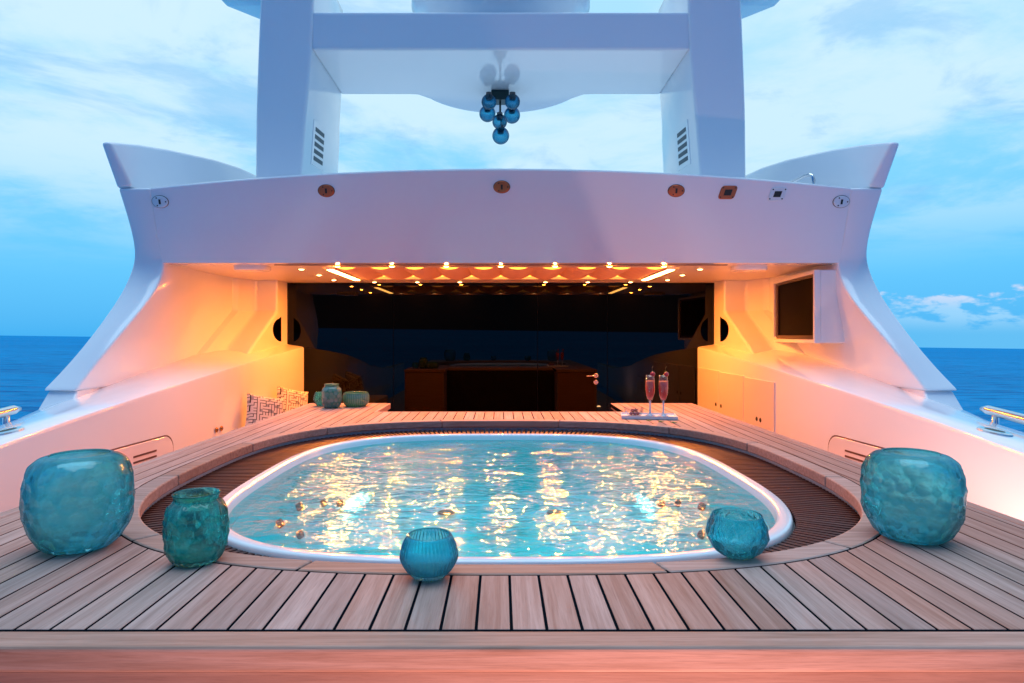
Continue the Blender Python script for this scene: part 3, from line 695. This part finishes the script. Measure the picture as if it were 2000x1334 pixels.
# fabric canopy in its recess
can = thing('ceiling_canopy', 'draped fabric canopy lit amber from behind, set into the ceiling', 'canopy', (0, 7.2, 1.3))
parts = [boxv(-CX1, CX1, CY0, CY1, 1.50, 1.52), boxv(-CX1 - .02, CX1 + .02, CY0 - .02, CY0, 1.331, 1.52), boxv(-CX1 - .02, CX1 + .02, CY1, CY1 + .02, 1.331, 1.52), boxv(-CX1 - .02, -CX1, CY0, CY1, 1.331, 1.52), boxv(CX1, CX1 + .02, CY0, CY1, 1.331, 1.52)]
v, f = multi(parts); mesh('recess_box', v, f, COVE, can)
fm = M('canopy_cloth'); fm.set(Base_Color=(.80, .50, .34, 1), Roughness=.8); FABRIC = fm.m
w = 3.56 / 10
for i in range(10):
    x0 = -1.78 + w * i; v = []; f = []; nx, ny = 14, 40
    for j in range(ny + 1):
        for k in range(nx + 1):
            u = k / nx; t = j / ny; sag = (1 - (2 * u - 1) ** 2)
            z = 1.335 - .054 * sag + .007 * math.sin(t * 38 + 2.4 * (2 * u - 1) ** 2) * (.35 + .65 * sag)
            v.append((x0 + w * u, 6.62 + 1.22 * t, z))
    for j in range(ny):
        for k in range(nx): a = j * (nx + 1) + k; f.append((a, a + 1, a + nx + 2, a + nx + 1))
    mesh('fabric_panel', v, f, FABRIC, can, smooth=True)
# floor uplights: one on the right walkway, one at the foot of the platform
for x, y, e, lab in ((2.12, 3.06, 88, 'glowing recessed floor light in the walkway on the right'), (.3, .35, 150, 'glowing recessed floor light aft of the platform')):
    t = thing('floor_light', lab, 'floor light', (x, y, FLOOR), 'recessed floor lights')
    v, f = lathe([(.06, 0), (.06, .006), (.05, .009), (.042, .006)], 24); mesh('bezel', [(a + x, b + y, c + FLOOR) for a, b, c in v], f, STEEL, t)
    v, f = lathe([(.043, .004), (.038, .018), (.024, .028), (.008, .031)], 24); mesh('lens', [(a + x, b + y, c + FLOOR) for a, b, c in v], f, UPL, t)
    lo_ = lamp('floor_lamp', 'SPOT', (x, y, FLOOR + .045), e, (1.0, .52, .43), t, spot_size=R(165), spot_blend=.6, shadow_soft_size=.04); lo_.rotation_euler = (R(180), 0, 0)

# ================================================================== FITTINGS ON THE FASCIA
def onf(x, z):  # frame on the leaning fascia
    y = fascia_y(z); n = Vector((0, -cos(tilt), -sin(tilt))); u = Vector((1, 0, 0)); w_ = Vector((0, -sin(tilt), cos(tilt)))
    return Vector((x, y, z)), n, u, w_
def fdisc(prof, c, n, u, w_, seg=26, asp=1.0):
    return loft([[c + n * h + (u * cos(2 * pi * i / seg) + w_ * sin(2 * pi * i / seg) * asp) * r for i in range(seg)] for r, h in prof])
for px, py, mat, lab in ((311, 393, SATIN, 'round steel light fitting at the left end of the fascia'), (638, 373, COPPER, 'round copper light fitting left of centre on the fascia'),
                         (980, 366, COPPER, 'round copper light fitting at the centre of the fascia'), (1320, 373, COPPER, 'round copper light fitting right of centre on the fascia'),
                         (1645, 393, SATIN, 'round steel light fitting at the right end of the fascia')):
    y = 5.86
    x, y, z = P(px, py, 5.86); c, n, u, w_ = onf(x, z)
    t = thing('fascia_light', lab, 'light fitting', tuple(c), 'round fascia lights')
    v, f = fdisc([(.078, -.01), (.078, .004)], c, n, u, w_, asp=.74); mesh('gasket', v, f, DARK, t)
    v, f = fdisc([(.073, .0), (.073, .008), (.068, .012), (.03, .013)], c, n, u, w_, asp=.74); mesh('plate', v, f, mat, t)
    a = c + n * .0131; v = [a + u * i + w_ * j + n * k for i in (-.009, .009) for j in (-.022, .022) for k in (0, .003)]
    mesh('slot', v, boxv(0, 1, 0, 1, 0, 1)[1], DARK, t)
    for aa in (0, 2.09, 4.19):
        q = c + (u * cos(aa) + w_ * sin(aa) * .72) * .054 + n * .012; v, f = fdisc([(.007, 0), (.006, .003)], q, n, u, w_, 8); mesh('screw', v, f, DARK, t)
for px, py, mat, lab in ((1421, 376, COPPER, 'square copper camera fitting on the fascia beside the round light'), (1518, 379, SATIN, 'square steel fitting with dark window towards the right end')):
    x, y, z = P(px, py, 5.86); c, n, u, w_ = onf(x, z); t = thing('fascia_fitting', lab, 'fitting', tuple(c), 'square fascia fittings')
    def rr(k, h, r0=.028, hw=.074, hh=.06):
        pts = []
        for cx_, cy_, a0 in ((hw - r0, hh - r0, 0), (-(hw - r0), hh - r0, 90), (-(hw - r0), -(hh - r0), 180), (hw - r0, -(hh - r0), 270)):
            for b in (0, 30, 60, 90): pts.append((cx_ + r0 * cos(R(a0 + b)), cy_ + r0 * sin(R(a0 + b))))
        return [c + n * h + u * (p[0] * k + p[1] * .25 * k) + w_ * p[1] * k for p in pts]
    v, f = loft([rr(1, -.01), rr(1, .006), rr(.94, .010)]); mesh('plate', v, f, mat, t)
    v, f = loft([rr(.45, .0101, .006), rr(.42, .0145, .006)]); mesh('window', v, f, DARK, t)
    for ix in (-1, 1):
        for iy in (-1, 1):
            q = c + u * (ix * .056 + iy * .0105) + w_ * iy * .042 + n * .010; v, f = fdisc([(.007, 0), (.006, .003)], q, n, u, w_, 8); mesh('screw', v, f, DARK, t)
# roof grab rail on the right
a, b, c_ = P(1560, 349, 6.4), P(1581, 341, 6.4), P(1588, 350, 6.35)
v, f = tube([(a[0], a[1] + .4, a[2] - .15), (a[0], a[1] + .2, a[2]), P(1570, 344, 6.45), P(1580, 341, 6.4), P(1586, 343, 6.36), P(1589, 352, 6.35), (P(1589, 352, 6.35)[0], 6.35, 1.98)], .017, 10)
tag(mesh('grab_rail', v, f, STEEL, None, smooth=True), 'short bent steel grab rail on the roof at right', 'rail')

# ================================================================== TELEVISION
tv = thing('television', 'black television in a white box housing on the right side wall', 'television', (3.1, 6.8, .5))
n0, f0 = Vector((2.99, 6.1, 0)), Vector((3.145, 7.4, 0)); e = (f0 - n0).normalized(); nr = Vector((-e.y, e.x, 0))
def tvp(u, d, z): q = n0 + e * u - nr * d; return (q.x, q.y, z)
L = (f0 - n0).length
def tvbox(u0, u1, d0, d1, z0, z1): return [tvp(u, d, z) for u in (u0, u1) for d in (d0, d1) for z in (z0, z1)], boxv(0, 1, 0, 1, 0, 1)[1]
nr = -nr if nr.x > 0 else nr
def tvp(u, d, z): q = n0 + e * u - nr * d; return (q.x, q.y, z)     # d: depth into the box, away from the viewer's side
fw_ = .035
for nm, b in (('housing', (0, L, .05, .30, .525, 1.225)),): v, f = tvbox(*b); mesh('housing', v, f, WHITE, tv, bevel=.012)
for b in ((0, L, 0, .05, .525, .525 + fw_), (0, L, 0, .05, 1.225 - fw_, 1.225), (0, fw_, 0, .05, .525 + fw_, 1.225 - fw_), (L - fw_, L, 0, .05, .525 + fw_, 1.225 - fw_)):
    v, f = tvbox(*b); mesh('housing_frame', v, f, WHITE, tv)
BEZ = plain('bezel_brown', (0.06, 0.035, 0.03), .35)
for b in ((fw_, L - fw_, .02, .05, .561, .60), (fw_, L - fw_, .02, .05, 1.165, 1.1895), (fw_, .075, .02, .05, .60, 1.165), (L - .11, L - fw_, .02, .05, .60, 1.165)):
    v, f = tvbox(*b); mesh('bezel', v, f, BEZ, tv)
v, f = tvbox(.075, L - .11, .035, .05, .60, 1.165); mesh('screen', v, f, SCREEN, tv)

# ================================================================== GLASS GLOBE PENDANT
GL = glass_coloured('smoke_blue_glass', (0.22, 0.62, 0.80), (0.02, 0.16, 0.28), .05, .14, (.01, .16, .26))
pen = thing('globe_pendant', 'cluster of blue glass globes hanging under the radar arch', 'pendant lamp', (0, 7.76, 3.55))
box('mount', (-.115, .10, 7.70, 7.90, 3.44, 3.556), plain('dark_green_metal', (.02, .05, .05), .3, .6), pen, bevel=.008)
for px, py, r, D in ((955, 199, .090, 7.62), (1001, 199, .090, 7.62), (952, 222, .100, 7.86), (1000, 225, .100, 7.86), (976, 238, .088, 7.62), (978, 265, .103, 7.74)):
    x, y, z = P(px, py, D)
    v, f = lathe([(r * sin(pi * i / 18) + 1e-4, -r * cos(pi * i / 18)) for i in range(19)], 32, (x, y, z)); g = mesh('globe', v, f, GL, pen, smooth=True)
    v, f = lathe([(.03, .02), (.035, .05), (.035, r + .02)], 16, (x, y, z)); mesh('socket', v, f, plain('socket_grey', (.10, .10, .10), .4) if 'socket_grey' not in bpy.data.materials else bpy.data.materials['socket_grey'], g)
    if py > 200: v, f = tube([(x, y, z + r), (x * .5 - .004, 7.79, 3.45)], .008, 8); mesh('stem', v, f, bpy.data.materials['dark_green_metal'], pen)

# ================================================================== BULWARK FITTINGS
for s in (-1, 1):
    nm = 'left' if s < 0 else 'right'
    t = thing('hand_rail', f'polished steel hand rail on the {nm} bulwark top', 'rail', (s * 3.5, 4.4, 0), 'bulwark hand rails')
    zr = .055
    pts = [(s * 3.56, 4.72, zr - .02), (s * 3.565, 4.68, zr), (s * 3.57, 4.3, zr - .035), (s * 3.58, 3.0, zr - .12), (s * 3.58, 1.5, zr - .18)]
    v, f = tube([(s * 3.56, 4.735, zr)] + [(x, y, z) for x, y, z in pts[1:]], [.018, .034, .036, .036, .036], 14); mesh('rail', v, f, STEEL, t, smooth=True)
    for y in (4.62, 3.2, 1.9):
        zz = float(np.interp(y, [1.5, 3.0, 4.3, 4.68], [zr - .18, zr - .12, zr - .035, zr])); v, f = lathe([(.035, -.14), (.024, -.10), (.022, .0)], 14, (s * 3.57, y, zz)); mesh('post', v, f, STEEL, t, smooth=True)
    D = 3.86; X = 2.98
    def capz(X, D): k = (X - xin(D)) / (xout(D) - xin(D)); return zin(D) * (1 - k) + zout(D) * k + (.02 if .3 < k < .8 else .02 * k / .3)
    t = thing('deck_filler', f'round steel cap with dark centre on the {nm} bulwark top', 'deck fitting', (s * X, D, capz(X, D)), 'bulwark deck fittings')
    sl = (capz(X + .1, D) - capz(X - .1, D)) / .2; sl2 = (capz(X, D + .1) - capz(X, D - .1)) / .2
    v, f = lathe([(.088, -.012), (.088, .006), (.075, .012), (.056, .012), (.052, .008)], 30); mesh('flange', [(s * (X + a), D + b, capz(X, D) + sl * a + sl2 * b + c) for a, b, c in v], f, STEEL, t)
    v, f = lathe([(.051, .009), (.05, .0125), (.02, .0128)], 24); mesh('cap', [(s * (X + a), D + b, capz(X, D) + sl * a + sl2 * b + c) for a, b, c in v], f, DARK, t)

# ================================================================== BENCH AND CUSHIONS on the left
bn = thing('bench', 'pale upholstered bench along the left wall behind the deck', 'bench', (-2.2, 7.0, FLOOR))
box('bench_base', (-2.598, -1.95, 5.9, 8.2, FLOOR, -.52), WHITE_IN, bn)
box('seat_pad', (-2.55, -1.93, 5.92, 8.18, -.52, -.42), plain('cream_upholstery', (.62, .55, .48), .7), bn, bevel=.03, seg=3)
CUSH = cushion_mat()
def cushion(loc, rot, lab):
    n = 16; v = []; f = []
    for side in (1, -1):
        for j in range(n + 1):
            for i in range(n + 1):
                a, b = 2 * i / n - 1, 2 * j / n - 1
                h = .075 * ((1 - a ** 4) * (1 - b ** 4)) ** .5; k = 1 - .07 * (1 - abs(a) ** 2) * abs(b) ** 3 - 0; k2 = 1 - .07 * (1 - abs(b) ** 2) * abs(a) ** 3
                v.append((.2 * a * k2, .2 * b * k, side * h))
    m = (n + 1) ** 2
    for sd in (0, 1):
        for j in range(n):
            for i in range(n): q = sd * m + j * (n + 1) + i; f.append((q, q + 1, q + n + 2, q + n + 1))
    o = mesh('cushion', v, f, CUSH, None, smooth=True, loc=loc); o.rotation_euler = rot
    tag(o, lab, 'cushion', 'patterned cushions')
cushion((-2.38, 6.46, -.20), (R(70), R(12), R(42)), 'maze-patterned cushion on the bench, the nearer of two')
cushion((-2.38, 7.30, -.20), (R(72), R(14), R(46)), 'maze-patterned cushion by the black glass, the farther of two')

# ================================================================== GLASS VASES
TURQ = glass_coloured('turquoise_glass', (0.56, 0.97, 1.0), (0.09, 0.86, 1.0), .04, .09)
TEAL = glass_coloured('teal_glass', (0.42, 0.95, 0.93), (0.06, 0.70, 0.70), .05, .09, (.0, .70, .66))
PETROL = glass_coloured('petrol_glass', (0.50, 0.95, 1.0), (0.07, 0.74, 0.92), .12, .12, (.0, .70, .92))
GREENG = glass_coloured('sea_green_glass', (0.10, 0.56, 0.46), (0.02, 0.26, 0.22), .15, .6, (.10, .42, .34))
def resample(prof, n):
    p = np.array(prof, float); 
    # Catmull-Rom through the control points
    res = []
    for i in range(len(p) - 1):
        p0, p1, p2, p3 = p[max(i - 1, 0)], p[i], p[i + 1], p[min(i + 2, len(p) - 1)]
        for t in np.linspace(0, 1, 14, endpoint=False):
            res.append(.5 * ((2 * p1) + (-p0 + p2) * t + (2 * p0 - 5 * p1 + 4 * p2 - p3) * t * t + (-p0 + 3 * p1 - 3 * p2 + p3) * t ** 3))
    res.append(p[-1]); res = np.array(res); s = np.concatenate([[0], np.cumsum(np.hypot(*np.diff(res, axis=0).T))]); u = np.linspace(0, s[-1], n)
    return np.stack([np.interp(u, s, res[:, 0]), np.interp(u, s, res[:, 1])], 1)
def vase(name, lab, loc, prof, mat, cut='facet', cell=.05, depth=.004, wall=.007, seg=150, rows=64, group='turquoise glass vases', asp=1.0, lean=(0, 0), ribs=40, seed=1):
    rng = np.random.RandomState(seed); pr = resample(prof, rows); H = pr[:, 1].max(); rmax = pr[:, 0].max()
    th = np.arange(seg) * 2 * pi / seg
    r = np.repeat(pr[:, :1], seg, 1); z = np.repeat(pr[:, 1:], seg, 1); T = np.repeat(th[None], rows, 0)
    env = np.clip((H - z) / (.16 * H), 0, 1) * np.clip((np.arange(rows)[:, None] - 4) / 6, 0, 1)
    if cut == 'facet':
        cw = cell; chh = cell * asp; pts = []; zz = 0; row = 0
        while zz < H + chh:
            m = max(8, int(round(2 * pi * rmax / cw)))
            for k in range(m): pts.append(((k + .5 * (row % 2) + rng.uniform(-.26, .26)) * 2 * pi / m, zz + rng.uniform(-.25, .25) * chh))
            zz += chh * .87; row += 1
        pts = np.array(pts); d1 = np.full(T.shape, 9.); 
        for a, b in pts:
            dt = np.abs((T - a + pi) % (2 * pi) - pi) * rmax; d = np.sqrt((dt / cw) ** 2 + ((z - b) / chh) ** 2); d1 = np.minimum(d1, d)
        r = r - depth * env * np.clip(1 - (d1 / .62) ** 2, 0, 1)
    elif cut == 'ribs':
        r = r - depth * env * np.abs(np.cos(ribs * T / 2 + 1.2 * z / H))
    cutv = np.zeros(T.shape)
    if cut == 'facet': cutv = env * np.clip((.56 - d1) / .16, 0, 1) * (.75 + .25 * np.sin(z * 90 + 3 * T))
    elif cut == 'ribs': cutv = env * np.abs(np.cos(ribs * T / 2 + 1.2 * z / H))
    ir = np.repeat(pr[:, :1], seg, 1) - wall; iz = z
    V = []; 
    def P3(rr, zz): return [(max(rr[j], .002) * cos(th[j]) + lean[0] * zz[j], max(rr[j], .002) * sin(th[j]) + lean[1] * zz[j], zz[j]) for j in range(seg)]
    loops = [P3(r[i], z[i]) for i in range(rows)]
    loops.append(P3(r[-1] - wall * .5, z[-1] + wall * .25))
    keep = [i for i in range(rows) if iz[i, 0] > .012 and ir[i, 0] > .01]
    inner_l = [P3(ir[i], iz[i]) for i in reversed(keep)]
    loops += inner_l
    v, f = loft(loops, cap=True)
    o = mesh(name, v, f, mat, None, smooth=True, loc=loc)
    at = o.data.attributes.new('cut', 'FLOAT', 'POINT'); vals = np.zeros(len(v)); vals[:rows * seg] = cutv.ravel(); at.data.foreach_set('value', vals.astype(np.float32))
    tag(o, lab, 'vase', group); return o
def sc_prof(p, w, h): return [(a * w, b * h) for a, b in p]
BIG = [(.02, 0), (.52, .0), (.66, .02), (.84, .14), (.97, .33), (1.0, .52), (.985, .72), (.90, .88), (.74, .97), (.58, 1.0)]
vase('glass_vase', 'large turquoise vase with cut pebble facets at the left of the deck', (-1.197, 1.82, .002), sc_prof(BIG, .139, .260), TURQ, cell=.043, depth=.0065, seed=3, wall=.009, seg=190, rows=80)
vase('glass_vase', 'large turquoise vase with cut facets at the right of the deck', (1.220, 1.90, .002), sc_prof(BIG, .136, .250), TURQ, cell=.040, depth=.0065, seed=8, wall=.009, seg=190, rows=80)
JAR = [(.02, 0), (.60, 0), (.74, .02), (.92, .14), (1.0, .34), (1.0, .60), (.94, .78), (.78, .87), (.70, .90), (.70, .96), (.74, 1.0)]
vase('glass_jar', 'green teal glass jar with a short neck beside the large left vase', (-.808, 1.70, .002), sc_prof(JAR, .081, .180), TEAL, cell=.032, depth=.006, seed=4, wall=.006)
RIB = [(.02, 0), (.46, 0), (.56, .02), (.82, .20), (.98, .42), (1.0, .54), (.94, .74), (.82, .92), (.74, 1.0)]
vase('glass_votive', 'small ribbed petrol-blue vase at the front edge of the pool', (-.178, 1.59, .002), sc_prof(RIB, .073, .104), PETROL, cut='ribs', ribs=44, depth=.0040, wall=.004, seg=264, rows=44)
LOWV = [(.02, 0), (.46, 0), (.52, .02), (.80, .18), (.98, .42), (1.0, .52), (.94, .74), (.84, .92), (.78, 1.0)]
vase('glass_votive', 'small round turquoise vase with long cut facets, near the right vase', (.643, 1.74, .002), sc_prof(LOWV, .083, .112), TURQ, cell=.024, asp=1.7, depth=.006, seed=6, wall=.004, rows=60)
vase('glass_jar', 'mottled green glass jar on the far left deck wing', (-1.40, 5.30, .002), sc_prof(JAR, .083, .195), GREENG, cell=.035, depth=.003, group='green vessels on the far deck wing')
vase('glass_votive', 'pale blue small glass votive behind the green jar', (-1.525, 5.44, .002), sc_prof(RIB, .066, .115), TURQ, cut='ribs', ribs=20, depth=.002, group='green vessels on the far deck wing')
vase('glass_bowl', 'wide ribbed green glass bowl on the far left deck wing', (-1.225, 5.42, .002), sc_prof([(.02, 0), (.60, 0), (.74, .03), (.94, .25), (1.0, .52), (.98, .78), (.90, 1.0)], .112, .115), GREENG, cut='ribs', ribs=36, depth=.004, group='green vessels on the far deck wing', seg=216)

# ================================================================== TRAY WITH DRINKS
TX, TY = 1.075, 4.66
ca, sa = cos(R(-9)), sin(R(-9))
def tr_(x, y): return (TX + x * ca - y * sa, TY + x * sa + y * ca)
tray = thing('serving_tray', 'white serving tray with two cocktails on the far deck edge', 'tray', (TX, TY, 0))
TRW = plain('tray_white', (.78, .80, .82), .25)
def trbox(x0, x1, y0, y1, z0, z1): return [(*tr_(x, y), z) for x in (x0, x1) for y in (y0, y1) for z in (z0, z1)], boxv(0, 1, 0, 1, 0, 1)[1]
v, f = trbox(-.19, .19, -.10, .10, .004, .014); mesh('tray_base', v, f, TRW, tray)
for b in ((-.19, .19, -.106, -.0995, .003, .024), (-.19, .19, .0995, .106, .003, .024), (-.197, -.1905, -.106, .106, .003, .024), (.1905, .197, -.106, .106, .003, .024)):
    v, f = trbox(*b); mesh('tray_wall', v, f, TRW, tray)
def clear_glass():
    m = M('clear_glass'); gl = m.node('ShaderNodeBsdfGlossy'); gl.inputs['Roughness'].default_value = .03
    tr = m.node('ShaderNodeBsdfTransparent'); tr.inputs[0].default_value = (.93, .95, .97, 1); lw = m.node('ShaderNodeLayerWeight'); lw.inputs[0].default_value = .5; fr = m.math('ADD', m.math('MULTIPLY', m.math('POWER', lw.outputs['Facing'], 3.5), .6), .045)
    mx = m.node('ShaderNodeMixShader'); m.l.new(fr, mx.inputs[0]); m.l.new(tr.outputs[0], mx.inputs[1]); m.l.new(gl.outputs[0], mx.inputs[2]); m.l.new(mx.outputs[0], m.out.inputs[0]); return m.m
CLEAR = clear_glass()
dm = M('pink_cocktail'); dv = dm.coord('Object'); sp = dm.node('ShaderNodeSeparateXYZ'); dm.l.new(dv.outputs[0], sp.inputs[0])
dm.set(Base_Color=dm.ramp(dm.math('MULTIPLY', sp.outputs[2], 3.08), [(.36, (.60, .008, .025)), (.60, (.78, .045, .04)), (.80, (.86, .18, .09))]), Roughness=.25, Subsurface_Weight=.0)
STEMG = plain('thick_pale_glass', (.50, .62, .70), .08, Coat_Weight=.5)
CHERRY = plain('cherry_skin', (.32, .008, .03), .15, Coat_Weight=.5); STEMC = plain('cherry_stem', (.10, .09, .03), .6)
def cherry_mesh(r): return [(r * sin(pi * i / 12) + 1e-4, -r * cos(pi * i / 12) - (.12 * r if i == 12 else 0)) for i in range(13)]
for x, y, lab, dx in ((.012, .0, 'tall glass of pink cocktail with cherry, left one on the tray', .012), (.105, -.012, 'tall glass of pink cocktail with cherry, right one on the tray', .014)):
    gx, gy = tr_(x, y); g = thing('cocktail_glass', lab, 'glass', (gx, gy, .0145), 'cocktail glasses')
    prof = [(.033, 0), (.033, .002), (.012, .010), (.0055, .022), (.0045, .06), (.006, .078), (.016, .092), (.026, .118), (.0305, .155), (.029, .19), (.0265, .228), (.0255, .228), (.028, .19), (.0293, .155), (.025, .119), (.015, .095), (.004, .085)]
    prof = [(a * 1.15, b * 1.3) for a, b in prof]
    v, f = lathe(prof, 28, (gx, gy, .0145)); mesh('glass', v, f, CLEAR, g, smooth=True)
    prof = [(.003, .088), (.014, .0965), (.0242, .120), (.0286, .155), (.0279, .185), (.0272, .196), (.01, .1965)]
    prof = [(a * 1.15, b * 1.3) for a, b in prof]
    v, f = lathe(prof, 28, (gx, gy, .0145)); mesh('drink', v, f, dm.m, g, smooth=True)
    v, f = lathe([(.035, .0028), (.022, .006), (.012, .014), (.0068, .03), (.0058, .078), (.0075, .100), (.004, .112)], 20, (gx, gy, .0145)); mesh('stem', v, f, STEMG, g, smooth=True)
    v, f = lathe(cherry_mesh(.018), 18, (gx + dx + .004, gy - .012, .0145 + .305)); ch = mesh('cherry', v, f, CHERRY, g, smooth=True)
    q = Vector((gx + dx + .004, gy - .012, .0145 + .321)); v, f = tube([q, q + Vector((-.004, 0, .012)), q + Vector((-.004, 0, .028)), q + Vector((.003, 0, .042))], .0014, 6); mesh('cherry_stem', v, f, STEMC, ch)
bxp, byp = tr_(-.105, -.01); bw = thing('glass_dish', 'small clear glass dish of dark cherries on the tray', 'dish', (bxp, byp, .0145))
def sqring(hw, z): return [(bxp + a * hw, byp + b * hw * .8, z) for a, b in ((-1, -1), (1, -1), (1, 1), (-1, 1))]
v, f = loft([sqring(.045, .0145), sqring(.068, .075), sqring(.065, .075), sqring(.043, .018)]); mesh('dish', v, f, CLEAR, bw, bevel=.003)
rng = random.Random(3)
for i, (a, b, c_) in enumerate([(-.022, -.012, 0), (.004, -.02, 0), (.028, -.008, 0), (-.012, .014, 0), (.016, .016, 0), (-.010, -.006, .02), (.015, -.004, .021)]):
    v, f = lathe(cherry_mesh(.0135), 14); o = mesh('cherry', v, f, CHERRY, None, smooth=True, loc=(bxp + a, byp + b, .0325 + c_)); tag(o, 'dark red cherry lying in the clear glass dish', 'cherry', 'cherries in the dish')
for px, py, lab in ((1268, 822, 'green mint leaf on the deck, left of the three by the tray'), (1291, 824, 'green mint leaf on the deck, middle of the three by the tray'), (1317, 826, 'green mint leaf on the deck, right of the three by the tray')):
    D = 750 / (py - 655); x = (px - CX) * D / F; pts = []
    for t in np.linspace(0, 2 * pi, 14, endpoint=False): pts.append((.020 * cos(t), .013 * sin(t) * (1 - .3 * cos(t))))
    rows = [[(x + a * k, D + b * k, z + .002 * abs(b) / .013) for a, b in pts] for k, z in ((.96, .0018), (1, .0035), (.5, .0052), (.05, .0046))]
    v, f = loft(rows); o = mesh('mint_leaf', v, f, plain('mint_green', (.05, .26, .07), .5) if 'mint_green' not in bpy.data.materials else bpy.data.materials['mint_green'], None, smooth=True); tag(o, lab, 'leaf', 'mint leaves by the tray')
